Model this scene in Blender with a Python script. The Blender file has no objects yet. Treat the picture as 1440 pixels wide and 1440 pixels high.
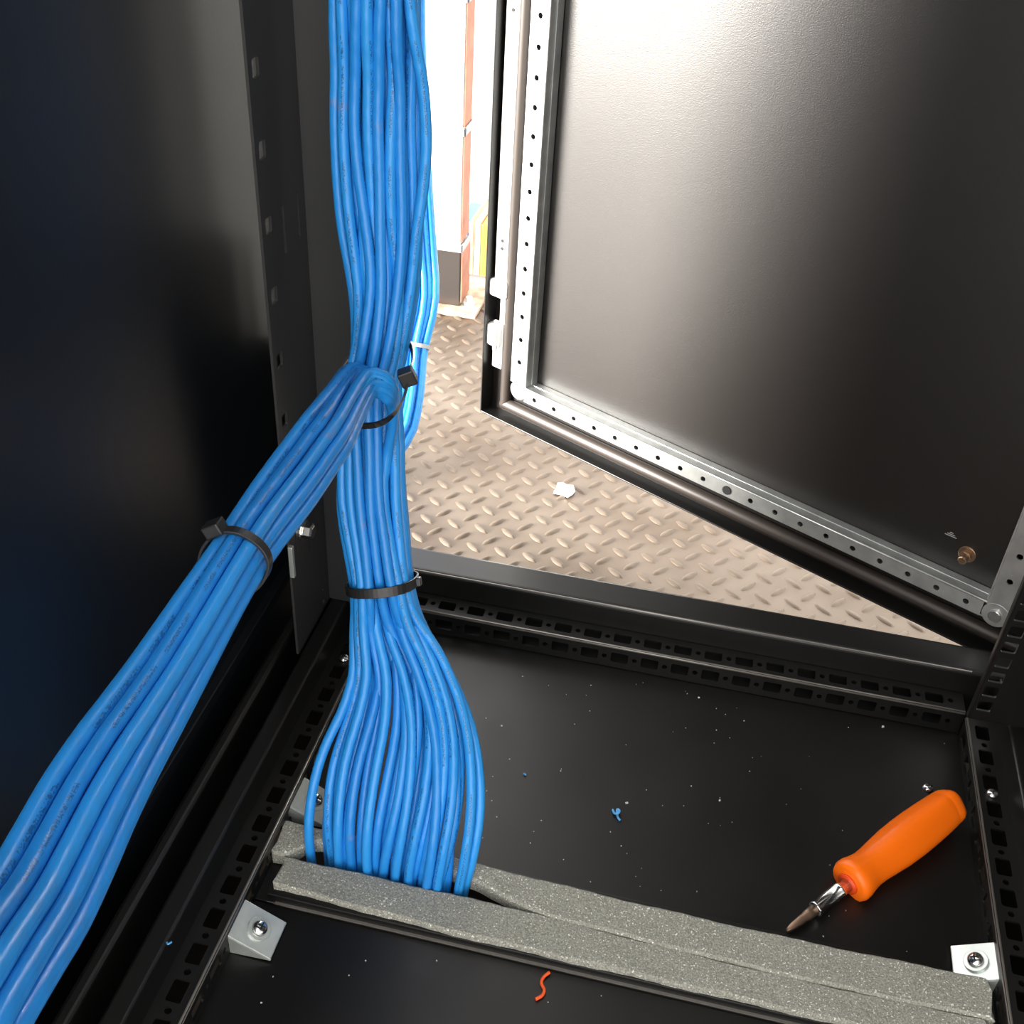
import bpy, bmesh, math, random
import numpy as np
from mathutils import Vector, Matrix

random.seed(7)
rng = np.random.default_rng(11)
scene = bpy.context.scene
COL = scene.collection

# ------------------------------------------------------------------ camera
cam_data = bpy.data.cameras.new('camera')
cam = bpy.data.objects.new('camera', cam_data)
COL.objects.link(cam)
cam_data.sensor_width = 36.0
cam_data.lens = 1569.73 / 1440 * 36.0
cam_data.clip_start = 0.01
cam_data.clip_end = 200
right = Vector((0.9745724, 0.21846283, 0.04982594))
down = Vector((0.16890595, -0.5701224, -0.80400947))
fwd = Vector((-0.1472393, 0.79198134, -0.59252523))
M = Matrix.Identity(4)
for i in range(3):
    M[i][0] = right[i]; M[i][1] = -down[i]; M[i][2] = -fwd[i]
M[0][3], M[1][3], M[2][3] = 0.0, 0.0, 0.65
cam.matrix_world = M
scene.camera = cam

# ------------------------------------------------------------------ world, sun, exposure
world = bpy.data.worlds.new('sky')
scene.world = world
world.use_nodes = True
bg = world.node_tree.nodes['Background']
bg.inputs['Color'].default_value = (1.0, 0.965, 0.92, 1)
bg.inputs['Strength'].default_value = 2.7
sun_d = bpy.data.lights.new('sun', 'SUN')
sun_d.energy = 24.0
sun_d.angle = math.radians(30)
sun_d.color = (1.0, 0.95, 0.88)
sun = bpy.data.objects.new('sun', sun_d)
COL.objects.link(sun)
sun.rotation_euler = Vector((0.842, 0.50, -0.14)).to_track_quat('-Z', 'Y').to_euler()
vs = scene.view_settings
vs.view_transform = 'Standard'
vs.look = 'None'
vs.exposure = 0.45
vs.gamma = 1.0
vs.use_curve_mapping = False

# ------------------------------------------------------------------ materials
def mat(name, color, rough=0.5, metal=0.0, spec=0.5, noise=None, bump=None, rough_noise=None):
    m = bpy.data.materials.new(name)
    m.use_nodes = True
    nt = m.node_tree
    b = nt.nodes['Principled BSDF']
    b.inputs['Base Color'].default_value = (*color, 1)
    b.inputs['Roughness'].default_value = rough
    b.inputs['Metallic'].default_value = metal
    b.inputs['Specular IOR Level'].default_value = spec
    tc = nt.nodes.new('ShaderNodeTexCoord')
    if noise:                                   # (scale, colour2, low, high)
        n = nt.nodes.new('ShaderNodeTexNoise')
        n.inputs['Scale'].default_value = noise[0]
        n.inputs['Detail'].default_value = 5
        r = nt.nodes.new('ShaderNodeValToRGB')
        r.color_ramp.elements[0].position = noise[2]
        r.color_ramp.elements[1].position = noise[3]
        r.color_ramp.elements[0].color = (*color, 1)
        r.color_ramp.elements[1].color = (*noise[1], 1)
        nt.links.new(tc.outputs['Object'], n.inputs['Vector'])
        nt.links.new(n.outputs['Fac'], r.inputs['Fac'])
        nt.links.new(r.outputs['Color'], b.inputs['Base Color'])
    if rough_noise:                             # (scale, low, high)
        n = nt.nodes.new('ShaderNodeTexNoise')
        n.inputs['Scale'].default_value = rough_noise[0]
        mr = nt.nodes.new('ShaderNodeMapRange')
        mr.inputs['To Min'].default_value = rough_noise[1]
        mr.inputs['To Max'].default_value = rough_noise[2]
        nt.links.new(tc.outputs['Object'], n.inputs['Vector'])
        nt.links.new(n.outputs['Fac'], mr.inputs['Value'])
        nt.links.new(mr.outputs['Result'], b.inputs['Roughness'])
    if bump:                                    # (scale, strength, distance)
        n = nt.nodes.new('ShaderNodeTexNoise')
        n.inputs['Scale'].default_value = bump[0]
        n.inputs['Detail'].default_value = 3
        bp = nt.nodes.new('ShaderNodeBump')
        bp.inputs['Strength'].default_value = bump[1]
        bp.inputs['Distance'].default_value = bump[2]
        nt.links.new(tc.outputs['Object'], n.inputs['Vector'])
        nt.links.new(n.outputs['Fac'], bp.inputs['Height'])
        nt.links.new(bp.outputs['Normal'], b.inputs['Normal'])
    return m

def cable_material():
    m = mat('blue_cable_jacket', (0.012, 0.20, 0.66), 0.33, 0, 0.5)
    nt = m.node_tree; N = nt.nodes; L = nt.links
    b = N['Principled BSDF']
    uv = N.new('ShaderNodeUVMap')
    sep = N.new('ShaderNodeSeparateXYZ')
    L.new(uv.outputs['UV'], sep.inputs[0])
    # tiny dark jacket print: a narrow stripe along the cable broken up by fine noise
    comb = N.new('ShaderNodeCombineXYZ')
    mu = N.new('ShaderNodeMath'); mu.operation = 'MULTIPLY'; mu.inputs[1].default_value = 30
    mv = N.new('ShaderNodeMath'); mv.operation = 'MULTIPLY'; mv.inputs[1].default_value = 1300
    L.new(sep.outputs['X'], mu.inputs[0]); L.new(sep.outputs['Y'], mv.inputs[0])
    L.new(mu.outputs[0], comb.inputs['X']); L.new(mv.outputs[0], comb.inputs['Y'])
    oi = N.new('ShaderNodeObjectInfo'); L.new(oi.outputs['Random'], comb.inputs['Z'])
    nz = N.new('ShaderNodeTexNoise'); nz.inputs['Scale'].default_value = 1.0; nz.inputs['Detail'].default_value = 0
    L.new(comb.outputs[0], nz.inputs['Vector'])
    gt = N.new('ShaderNodeMath'); gt.operation = 'GREATER_THAN'; gt.inputs[1].default_value = 0.5
    L.new(nz.outputs['Fac'], gt.inputs[0])
    cmp_ = N.new('ShaderNodeMath'); cmp_.operation = 'COMPARE'; cmp_.inputs[1].default_value = 0.5; cmp_.inputs[2].default_value = 0.04
    L.new(sep.outputs['X'], cmp_.inputs[0])
    # words come and go along the length
    w = N.new('ShaderNodeTexNoise'); w.noise_dimensions = '1D'; w.inputs['Scale'].default_value = 30
    L.new(sep.outputs['Y'], w.inputs['W'])
    wg = N.new('ShaderNodeMath'); wg.operation = 'GREATER_THAN'; wg.inputs[1].default_value = 0.47
    L.new(w.outputs['Fac'], wg.inputs[0])
    m1 = N.new('ShaderNodeMath'); m1.operation = 'MULTIPLY'
    L.new(gt.outputs[0], m1.inputs[0]); L.new(cmp_.outputs[0], m1.inputs[1])
    m2 = N.new('ShaderNodeMath'); m2.operation = 'MULTIPLY'
    L.new(m1.outputs[0], m2.inputs[0]); L.new(wg.outputs[0], m2.inputs[1])
    m3 = N.new('ShaderNodeMath'); m3.operation = 'MULTIPLY'; m3.inputs[1].default_value = 0.6
    L.new(m2.outputs[0], m3.inputs[0])
    # slight tone per cable and dull rubbed marks
    hs = N.new('ShaderNodeMix'); hs.data_type = 'RGBA'
    hs.inputs[6].default_value = (0.016, 0.235, 0.70, 1); hs.inputs[7].default_value = (0.026, 0.31, 0.80, 1)
    L.new(oi.outputs['Random'], hs.inputs[0])
    tc = N.new('ShaderNodeTexCoord')
    sm = N.new('ShaderNodeTexNoise'); sm.inputs['Scale'].default_value = 60; sm.inputs['Detail'].default_value = 4
    L.new(tc.outputs['Object'], sm.inputs['Vector'])
    sr = N.new('ShaderNodeMapRange'); sr.inputs['From Min'].default_value = 0.68; sr.inputs['From Max'].default_value = 0.80
    sr.inputs['To Max'].default_value = 0.45
    L.new(sm.outputs['Fac'], sr.inputs['Value'])
    mx0 = N.new('ShaderNodeMix'); mx0.data_type = 'RGBA'
    mx0.inputs[7].default_value = (0.30, 0.20, 0.22, 1)
    L.new(sr.outputs[0], mx0.inputs[0]); L.new(hs.outputs[2], mx0.inputs[6])
    mx = N.new('ShaderNodeMix'); mx.data_type = 'RGBA'
    mx.inputs[7].default_value = (0.01, 0.02, 0.06, 1)
    L.new(m3.outputs[0], mx.inputs[0]); L.new(mx0.outputs[2], mx.inputs[6])
    L.new(mx.outputs[2], b.inputs['Base Color'])
    # the twisted pairs telegraph through the jacket
    wv = N.new('ShaderNodeTexWave'); wv.inputs['Scale'].default_value = 1.0; wv.inputs['Distortion'].default_value = 1.0
    cb2 = N.new('ShaderNodeCombineXYZ')
    a1 = N.new('ShaderNodeMath'); a1.operation = 'MULTIPLY'; a1.inputs[1].default_value = 24
    L.new(sep.outputs['Y'], a1.inputs[0])
    a2 = N.new('ShaderNodeMath'); a2.operation = 'MULTIPLY_ADD'; a2.inputs[1].default_value = 0.314
    L.new(sep.outputs['X'], a2.inputs[0]); L.new(a1.outputs[0], a2.inputs[2])
    L.new(a2.outputs[0], cb2.inputs['X'])
    L.new(cb2.outputs[0], wv.inputs['Vector'])
    bp = N.new('ShaderNodeBump'); bp.inputs['Strength'].default_value = 0.25; bp.inputs['Distance'].default_value = 0.0006
    L.new(wv.outputs['Fac'], bp.inputs['Height']); L.new(bp.outputs['Normal'], b.inputs['Normal'])
    return m

MT = dict(
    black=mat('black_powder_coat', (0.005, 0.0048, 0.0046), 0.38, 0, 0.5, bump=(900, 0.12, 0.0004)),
    panel=mat('navy_black_side_panel', (0.0028, 0.0042, 0.0066), 0.38, 0, 0.4, bump=(900, 0.1, 0.0004)),
    door=mat('black_satin_door', (0.0075, 0.0060, 0.0052), 0.345, 0, 0.6, bump=(1100, 0.3, 0.0004)),
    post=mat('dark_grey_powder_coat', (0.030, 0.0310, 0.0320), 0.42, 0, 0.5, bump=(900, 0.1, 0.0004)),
    base=mat('black_dusty_base', (0.0035, 0.0032, 0.003), 0.30, 0, 0.5, rough_noise=(14, 0.28, 0.46), bump=(900, 0.1, 0.0003)),
    worn=mat('worn_bare_edge_highlight', (0.24, 0.225, 0.205), 0.32, 0.5, 0.5),  # bare edges; highlight lines of worn folds and sill put into the colour
    galv=mat('galvanised_steel', (0.62, 0.64, 0.63), 0.38, 0.85, 0.5, noise=(60, (0.46, 0.48, 0.48), 0.35, 0.75)),
    zinc=mat('bright_zinc', (0.62, 0.66, 0.63), 0.30, 0.65, 0.5, noise=(140, (0.56, 0.60, 0.58), 0.4, 0.7)),
    white_metal=mat('white_zinc_rod', (0.80, 0.80, 0.78), 0.4, 0.3),
    chrome=mat('shiny_steel', (0.75, 0.74, 0.72), 0.16, 1.0),
    brass=mat('yellowed_steel', (0.34, 0.23, 0.15), 0.3, 0.9),
    gasket=mat('dark_rubber_gasket', (0.035, 0.028, 0.024), 0.42, 0, 0.5),
    rubber=mat('black_rubber', (0.02, 0.02, 0.02), 0.7, 0, 0.25),
    tie=mat('black_nylon', (0.016, 0.016, 0.017), 0.36, 0, 0.5),
    grey_tie=mat('weathered_grey_nylon', (0.30, 0.31, 0.31), 0.5),
    orange=mat('orange_plastic', (1.0, 0.17, 0.004), 0.36, 0, 0.4),
    orange_dark=mat('red_orange_plastic', (0.75, 0.07, 0.01), 0.45),
    bit=mat('brown_tool_steel', (0.26, 0.17, 0.12), 0.4, 0.8),
    white=mat('white_paper', (0.85, 0.85, 0.83), 0.8),
    bluebit=mat('blue_jacket_offcut', (0.10, 0.40, 0.80), 0.5),
    orangewire=mat('orange_wire_insulation', (0.85, 0.11, 0.02), 0.45),
    speck=mat('pale_dust', (0.55, 0.55, 0.52), 0.8),
    tube=mat('grey_steel_tube', (0.90, 0.88, 0.85), 0.5, 0.1, noise=(30, (0.80, 0.77, 0.73), 0.4, 0.7)),
    sleeve=mat('dark_steel_sleeve', (0.10, 0.09, 0.085), 0.3, 0.7),
    rust=mat('red_oxide', (0.40, 0.17, 0.11), 0.7, 0, 0.3, noise=(45, (0.30, 0.12, 0.08), 0.4, 0.7)),
    footing=mat('rusty_foot_plate', (0.45, 0.26, 0.18), 0.7, 0.2, 0.3, noise=(50, (0.62, 0.50, 0.36), 0.4, 0.65)),
    concrete=mat('pale_sunlit_concrete', (0.80, 0.78, 0.74), 0.9, noise=(6, (0.72, 0.70, 0.66), 0.4, 0.7)),
    bluepaint=mat('blue_paint', (0.02, 0.12, 0.5), 0.5),
    yellow=mat('yellow_paint', (0.62, 0.28, 0.02), 0.5),
    cream=mat('cream_board', (0.55, 0.42, 0.28), 0.7),
    wood=mat('brown_board', (0.34, 0.20, 0.12), 0.7, noise=(25, (0.48, 0.32, 0.2), 0.4, 0.7)),
    sack=mat('white_sack', (0.92, 0.92, 0.90), 0.8),
    cable=cable_material(),
)

def foam_material():
    m = mat('grey_open_cell_foam', (0.16, 0.16, 0.145), 0.95, 0, 0.3)
    nt = m.node_tree; N = nt.nodes; L = nt.links; b = N['Principled BSDF']
    tc = N.new('ShaderNodeTexCoord')
    v = N.new('ShaderNodeTexVoronoi'); v.inputs['Scale'].default_value = 900
    L.new(tc.outputs['Object'], v.inputs['Vector'])
    n = N.new('ShaderNodeTexNoise'); n.inputs['Scale'].default_value = 900; n.inputs['Detail'].default_value = 2
    L.new(tc.outputs['Object'], n.inputs['Vector'])
    r = N.new('ShaderNodeValToRGB')
    r.color_ramp.elements[0].position = 0.35; r.color_ramp.elements[0].color = (0.20, 0.20, 0.172, 1)
    r.color_ramp.elements[1].position = 0.72; r.color_ramp.elements[1].color = (0.41, 0.41, 0.36, 1)
    L.new(n.outputs['Fac'], r.inputs['Fac'])
    n3 = N.new('ShaderNodeTexNoise'); n3.inputs['Scale'].default_value = 850; n3.inputs['Detail'].default_value = 0
    L.new(tc.outputs['Object'], n3.inputs['Vector'])
    mr = N.new('ShaderNodeMapRange'); mr.inputs['From Min'].default_value = 0.70; mr.inputs['From Max'].default_value = 0.78
    L.new(n3.outputs['Fac'], mr.inputs['Value'])
    mx = N.new('ShaderNodeMix'); mx.data_type = 'RGBA'; mx.inputs[7].default_value = (0.75, 0.75, 0.68, 1)
    L.new(mr.outputs[0], mx.inputs[0]); L.new(r.outputs['Color'], mx.inputs[6]); L.new(mx.outputs[2], b.inputs['Base Color'])
    bp = N.new('ShaderNodeBump'); bp.inputs['Strength'].default_value = 0.35; bp.inputs['Distance'].default_value = 0.0006
    L.new(v.outputs['Distance'], bp.inputs['Height']); L.new(bp.outputs['Normal'], b.inputs['Normal'])
    return m
MT['foam'] = foam_material()

def plate_material():
    m = mat('worn_tread_plate', (0.42, 0.35, 0.29), 0.5, 0.35, 0.4)
    nt = m.node_tree; N = nt.nodes; L = nt.links; b = N['Principled BSDF']
    tc = N.new('ShaderNodeTexCoord')
    n = N.new('ShaderNodeTexNoise'); n.inputs['Scale'].default_value = 9; n.inputs['Detail'].default_value = 7
    L.new(tc.outputs['Object'], n.inputs['Vector'])
    r = N.new('ShaderNodeValToRGB')
    r.color_ramp.elements[0].position = 0.32; r.color_ramp.elements[0].color = (0.115, 0.084, 0.060, 1)
    r.color_ramp.elements[1].position = 0.68; r.color_ramp.elements[1].color = (0.20, 0.162, 0.128, 1)
    L.new(n.outputs['Fac'], r.inputs['Fac']); L.new(r.outputs['Color'], b.inputs['Base Color'])
    n2 = N.new('ShaderNodeTexNoise'); n2.inputs['Scale'].default_value = 26
    L.new(tc.outputs['Object'], n2.inputs['Vector'])
    mr = N.new('ShaderNodeMapRange'); mr.inputs['To Min'].default_value = 0.30; mr.inputs['To Max'].default_value = 0.52
    L.new(n2.outputs['Fac'], mr.inputs['Value']); L.new(mr.outputs[0], b.inputs['Roughness'])
    return m
MT['plate'] = plate_material()

# ------------------------------------------------------------------ helpers
def link(o, parent=None, label=None, cat=None, group=None, kind=None):
    COL.objects.link(o)
    if parent is not None: o.parent = parent
    if label: o['label'] = label
    if cat: o['category'] = cat
    if group: o['group'] = group
    if kind: o['kind'] = kind
    return o

def empty(name, loc=(0, 0, 0), label=None, cat=None, group=None, rot=None):
    o = bpy.data.objects.new(name, None)
    o.empty_display_size = 0.02
    o.location = loc
    if rot: o.rotation_euler = rot
    return link(o, None, label, cat, group)

def finish(name, bm, m, parent=None, smooth=False, bevel=0, seg=2, solid=0, off=-1, **kw):
    bmesh.ops.recalc_face_normals(bm, faces=bm.faces) if not solid else None
    me = bpy.data.meshes.new(name)
    bm.to_mesh(me); bm.free()
    me.materials.append(MT[m])
    if smooth:
        for p in me.polygons: p.use_smooth = True
    o = bpy.data.objects.new(name, me)
    if solid:
        s = o.modifiers.new('thickness', 'SOLIDIFY'); s.thickness = solid; s.offset = off
    if bevel:
        bv = o.modifiers.new('bevel', 'BEVEL'); bv.width = bevel; bv.segments = seg
        bv.limit_method = 'ANGLE'; bv.angle_limit = math.radians(40)
    return link(o, parent, kw.get('label'), kw.get('cat'), kw.get('group'), kw.get('kind'))

def box(bm, x0, x1, y0, y1, z0, z1, T=None):
    vs = []
    for z in (z0, z1):
        for x, y in ((x0, y0), (x1, y0), (x1, y1), (x0, y1)):
            p = Vector((x, y, z))
            vs.append(bm.verts.new(T @ p if T is not None else p))
    for f in ((3, 2, 1, 0), (4, 5, 6, 7), (0, 1, 5, 4), (1, 2, 6, 5), (2, 3, 7, 6), (3, 0, 4, 7)):
        bm.faces.new([vs[i] for i in f])

def lathe(bm, profile, origin, axis, sides=24, flat=None):
    """profile: list of (s along axis, radius)."""
    axis = Vector(axis).normalized(); o = Vector(origin)
    t = Vector((0, 0, 1)) if abs(axis.z) < 0.9 else Vector((1, 0, 0))
    e1 = axis.cross(t).normalized(); e2 = e1.cross(axis).normalized()
    rings = []
    for s, r in profile:
        ring = []
        for k in range(sides):
            a = 2 * math.pi * k / sides
            q = 1.0 if flat is None else flat(a, s)
            ring.append(bm.verts.new(o + axis * s + (e1 * math.cos(a) + e2 * math.sin(a)) * r * q))
        rings.append(ring)
    for A, B in zip(rings, rings[1:]):
        for k in range(sides):
            bm.faces.new((A[k], A[(k + 1) % sides], B[(k + 1) % sides], B[k]))
    bm.faces.new(rings[0][::-1]); bm.faces.new(rings[-1])

def rect_hole(a, b, ha, hb, corner=0.0):
    return dict(c=(a, b), h=(ha, hb), kind='rect')

def round_hole(a, b, r):
    return dict(c=(a, b), h=(r, r), kind='round')

def strip(bm, O, ax, ay, L0, L1, W0, W1, holes):
    """flat strip from L0..L1 along ax and W0..W1 along ay with real openings; one hole per segment of its length"""
    O = Vector(O); ax = Vector(ax); ay = Vector(ay)
    P = lambda a, b: bm.verts.new(O + ax * a + ay * b)
    holes = sorted(holes, key=lambda h: h['c'][0])
    holes = [h for h in holes if h['c'][0] - h['h'][0] > L0 and h['c'][0] + h['h'][0] < L1]
    cuts = [L0]
    for h, g in zip(holes, holes[1:]):
        cuts.append((h['c'][0] + h['h'][0] + g['c'][0] - g['h'][0]) / 2)
    cuts.append(L1)
    if not holes:
        bm.faces.new((P(L0, W0), P(L1, W0), P(L1, W1), P(L0, W1))); return
    for i, h in enumerate(holes):
        a0, a1 = cuts[i], cuts[i + 1]
        ca, cb = h['c']; ha, hb = h['h']
        angs = {math.atan2(y - cb, x - ca) for x in (a0, a1) for y in (W0, W1)}
        if h['kind'] == 'rect':
            k = 0.82
            for sx in (-1, 1):
                for sy in (-1, 1):
                    angs.add(math.atan2(sy * hb * k, sx * ha)); angs.add(math.atan2(sy * hb, sx * ha * k))
        else:
            angs |= {2 * math.pi * j / 12 - math.pi for j in range(12)}
        angs = sorted(angs)
        clean = [angs[0]]
        for a in angs[1:]:
            if a - clean[-1] > 1e-4: clean.append(a)
        inner, outer = [], []
        for a in clean:
            dx, dy = math.cos(a), math.sin(a)
            if h['kind'] == 'rect':
                t = min(ha / abs(dx) if abs(dx) > 1e-9 else 9, hb / abs(dy) if abs(dy) > 1e-9 else 9)
                # clip the corner
                q = 1.82 / (abs(dx) / ha + abs(dy) / hb)
                t = min(t, q)
            else:
                t = ha
            inner.append(P(ca + dx * t, cb + dy * t))
            tx = ((a1 - ca) / dx if dx > 0 else (a0 - ca) / dx) if abs(dx) > 1e-9 else 9
            ty = ((W1 - cb) / dy if dy > 0 else (W0 - cb) / dy) if abs(dy) > 1e-9 else 9
            t = min(tx, ty)
            outer.append(P(ca + dx * t, cb + dy * t))
        n = len(clean)
        for j in range(n):
            bm.faces.new((outer[j], outer[(j + 1) % n], inner[(j + 1) % n], inner[j]))

def weld(bm): bmesh.ops.remove_doubles(bm, verts=bm.verts, dist=1e-5)

def catmull(pts, n):
    pts = np.array(pts, float)
    P = np.vstack([2 * pts[0] - pts[1], pts, 2 * pts[-1] - pts[-2]])
    dense = []
    for i in range(1, len(P) - 2):
        for t in np.linspace(0, 1, 40, endpoint=False):
            dense.append(0.5 * ((2 * P[i]) + (-P[i - 1] + P[i + 1]) * t + (2 * P[i - 1] - 5 * P[i] + 4 * P[i + 1] - P[i + 2]) * t * t + (-P[i - 1] + 3 * P[i] - 3 * P[i + 1] + P[i + 2]) * t ** 3))
    dense.append(P[-2])
    dense = np.array(dense)
    s = np.concatenate([[0], np.cumsum(np.linalg.norm(np.diff(dense[:, :3], axis=0), axis=1))])
    q = np.linspace(0, s[-1], n)
    return np.stack([np.interp(q, s, dense[:, k]) for k in range(dense.shape[1])], 1)

def tube_mesh(name, pts, radius, sides=10, phase=0.0, m='cable'):
    pts = np.asarray(pts, float); n = len(pts)
    t = np.gradient(pts, axis=0); t /= np.linalg.norm(t, axis=1)[:, None]
    ref = np.array([0.12, -0.80, 0.55])
    e = ref - t[0] * np.dot(ref, t[0]); e /= np.linalg.norm(e)
    E1 = []
    for i in range(n):
        e = e - t[i] * np.dot(e, t[i]); e /= np.linalg.norm(e); E1.append(e)
    E1 = np.array(E1); E2 = np.cross(t, E1)
    rad = np.broadcast_to(np.asarray(radius, float), (n,))
    ang = phase + 2 * np.pi * np.arange(sides) / sides
    V = pts[:, None, :] + rad[:, None, None] * (E1[:, None, :] * np.cos(ang)[None, :, None] + E2[:, None, :] * np.sin(ang)[None, :, None])
    V = V.reshape(-1, 3)
    arc = np.concatenate([[0], np.cumsum(np.linalg.norm(np.diff(pts, axis=0), axis=1))])
    faces, uvs = [], []
    for i in range(n - 1):
        for k in range(sides):
            k2 = (k + 1) % sides
            faces.append((i * sides + k, i * sides + k2, (i + 1) * sides + k2, (i + 1) * sides + k))
            u0, u1 = k / sides, (k + 1) / sides
            uvs += [(u0, arc[i]), (u1, arc[i]), (u1, arc[i + 1]), (u0, arc[i + 1])]
    faces.append(tuple(range(sides))[::-1]); uvs += [(0, 0)] * sides
    faces.append(tuple((n - 1) * sides + k for k in range(sides))); uvs += [(0, 0)] * sides
    me = bpy.data.meshes.new(name)
    me.from_pydata(V.tolist(), [], faces)
    uvl = me.uv_layers.new(name='UVMap')
    uvl.data.foreach_set('uv', np.array(uvs, 'f').ravel())
    for p in me.polygons: p.use_smooth = True
    me.materials.append(MT[m])
    return me

def band_mesh(name, path, ups, width, thick, m='tie', closed=True):
    """a flat strap swept along path; ups = direction of its width at each point"""
    bm = bmesh.new()
    path = [Vector(p) for p in path]; n = len(path)
    rings = []
    for i in range(n):
        a = path[(i - 1) % n] if closed or i > 0 else path[i]
        b = path[(i + 1) % n] if closed or i < n - 1 else path[i]
        t = (b - a).normalized()
        u = Vector(ups[i]); u = (u - t * u.dot(t)).normalized(); w = t.cross(u)
        rings.append([bm.verts.new(path[i] + u * su * width / 2 + w * sw * thick / 2) for su, sw in ((-1, -1), (1, -1), (1, 1), (-1, 1))])
    for i in range(n if closed else n - 1):
        A, B = rings[i], rings[(i + 1) % n]
        for k in range(4):
            bm.faces.new((A[k], A[(k + 1) % 4], B[(k + 1) % 4], B[k]))
    if not closed:
        bm.faces.new(rings[0]); bm.faces.new(rings[-1][::-1])
    return bm

def oriented(o, x, y, z):
    """4x4 from origin and three axes"""
    T = Matrix.Identity(4)
    for i in range(3):
        T[i][0], T[i][1], T[i][2], T[i][3] = x[i], y[i], z[i], o[i]
    return T

# ================================================================== SETTING
# --- the cabinet's base panels (rear one nearer the camera, front one by the door)
bm = bmesh.new()
box(bm, -0.232, 0.245, -0.08, 0.400, -0.003, 0.0)
floor = finish('floor', bm, 'base', bevel=0.0008, kind='structure')
floor['label'] = 'black sheet metal base panel of the cabinet'
bm = bmesh.new()
box(bm, -0.232, 0.245, 0.462, 0.700, -0.003, 0.0)
finish('base_panel', bm, 'base', floor, bevel=0.0008)
bm = bmesh.new()                                   # turned lip along the cable slot
box(bm, -0.222, 0.245, 0.4015, 0.412, 0.0, 0.0075)
box(bm, -0.222, 0.245, 0.398, 0.400, -0.012, 0.0)
finish('slot_lip', bm, 'black', floor, bevel=0.0006)
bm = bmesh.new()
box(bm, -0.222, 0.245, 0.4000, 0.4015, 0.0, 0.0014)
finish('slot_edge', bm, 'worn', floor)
bm = bmesh.new()
box(bm, -0.232, 0.245, 0.448, 0.462, -0.004, 0.0025)
box(bm, -0.232, -0.216, 0.400, 0.450, -0.004, 0.0015)
box(bm, 0.232, 0.245, 0.400, 0.450, -0.004, 0.0015)
finish('slot_lip', bm, 'black', floor, bevel=0.0006)

# --- front sill and side sills of the base frame
bm = bmesh.new()
box(bm, -0.30, 0.31, 0.7025, 0.734, -0.055, 0.047)
sill = finish('trim_1', bm, 'black', bevel=0.004, seg=4, kind='structure')
bm = bmesh.new(); lathe(bm, [(0, 0.0012), (0.5, 0.0012)], (-0.255, 0.7045, 0.0451), (1, 0, 0), 10)  # pale bead carrying the highlight of the worn sill edge in its colour
finish('worn_edge_highlight', bm, 'worn', sill, smooth=True)
bm = bmesh.new()
box(bm, -0.266, -0.252, -0.08, 0.7025, -0.02, 0.047)
finish('trim_2', bm, 'black', bevel=0.002, seg=3, kind='structure')
bm = bmesh.new()
box(bm, -0.291, -0.281, -0.08, 0.70, -0.02, 0.047)
box(bm, -0.305, -0.266, -0.08, 0.70, -0.03, -0.02)
finish('trim_3', bm, 'black', bevel=0.003, seg=3, kind='structure')
bm = bmesh.new()
box(bm, 0.2655, 0.280, -0.08, 0.7025, -0.02, 0.047)
finish('trim_4', bm, 'black', bevel=0.002, seg=3, kind='structure')

# --- side walls, roof
bm = bmesh.new()
box(bm, -0.309, -0.305, -0.08, 0.70, -0.055, 1.95)
box(bm, -0.309, -0.298, -0.08, 0.70, 0.062, 0.072)
finish('wall_left', bm, 'panel', bevel=0.001, kind='structure')
bm = bmesh.new()
box(bm, 0.309, 0.313, -0.08, 0.70, -0.055, 1.95)
box(bm, 0.280, 0.309, -0.08, 0.70, -0.03, -0.02)
finish('wall_right', bm, 'panel', kind='structure')
bm = bmesh.new()
box(bm, -0.309, 0.313, -0.08, 0.73, 1.95, 1.96)
finish('ceiling', bm, 'panel', kind='structure')

# --- tread plate platform outside, with every raised lozenge as geometry
PZ = -0.060
bm = bmesh.new()
box(bm, -1.1, 1.1, -0.9, 1.52, PZ - 0.02, PZ)
plat = finish('floor_outside', bm, 'plate', kind='structure')
plat['label'] = 'worn steel tread plate platform outside the cabinet'

def lozenge(bm, cx, cy, ang, z=0.0):
    """one raised bar: pointed ellipse, domed"""
    n, Lh, Wh, Hh = 10, 0.0112, 0.0040, 0.0021
    ca, sa = math.cos(ang), math.sin(ang)
    def V(x, y, zz): return bm.verts.new((cx + ca * x - sa * y, cy + sa * x + ca * y, z + zz))
    out, mid = [], []
    for k in range(n):
        a = 2 * math.pi * k / n
        x = math.cos(a); y = math.sin(a) * (1 - 0.25 * x * x)
        out.append(V(Lh * x, Wh * y, 0)); mid.append(V(Lh * 0.68 * x, Wh * 0.55 * y, Hh))
    for k in range(n):
        bm.faces.new((out[k], out[(k + 1) % n], mid[(k + 1) % n], mid[k]))
    bm.faces.new(mid)

hingeXY = Vector((0.297, 0.7278)); dXY = Vector((-0.8892, 0.4575)); nXY = Vector((-0.4575, -0.8892))
px, py = 0.0295, 0.0330
spots = []
for i in range(-40, 40):
    for j in range(-6, 20):
        spots.append((-0.187 + px * i, 0.8935 + py * j, math.radians(50)))
        spots.append((-0.2015 + px * i, 0.8780 + py * j, math.radians(-38)))
def in_view(x, y):
    if y < 0.74 or y > 1.46 or x < -0.46: return False
    u = (x - hingeXY.x) * dXY.x + (y - hingeXY.y) * dXY.y
    n = (x - hingeXY.x) * nXY.x + (y - hingeXY.y) * nXY.y
    lim = -0.02 if u < 0.6 else -0.5
    return n > lim - 0.06 and x > -0.30 - (y - 0.85) * 0.25
vis = [s for s in spots if in_view(s[0], s[1])]
vis.sort(key=lambda s: s[0] ** 2 + s[1] ** 2)
near = vis[:300]
nearset = set(near)
protos = []
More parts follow.
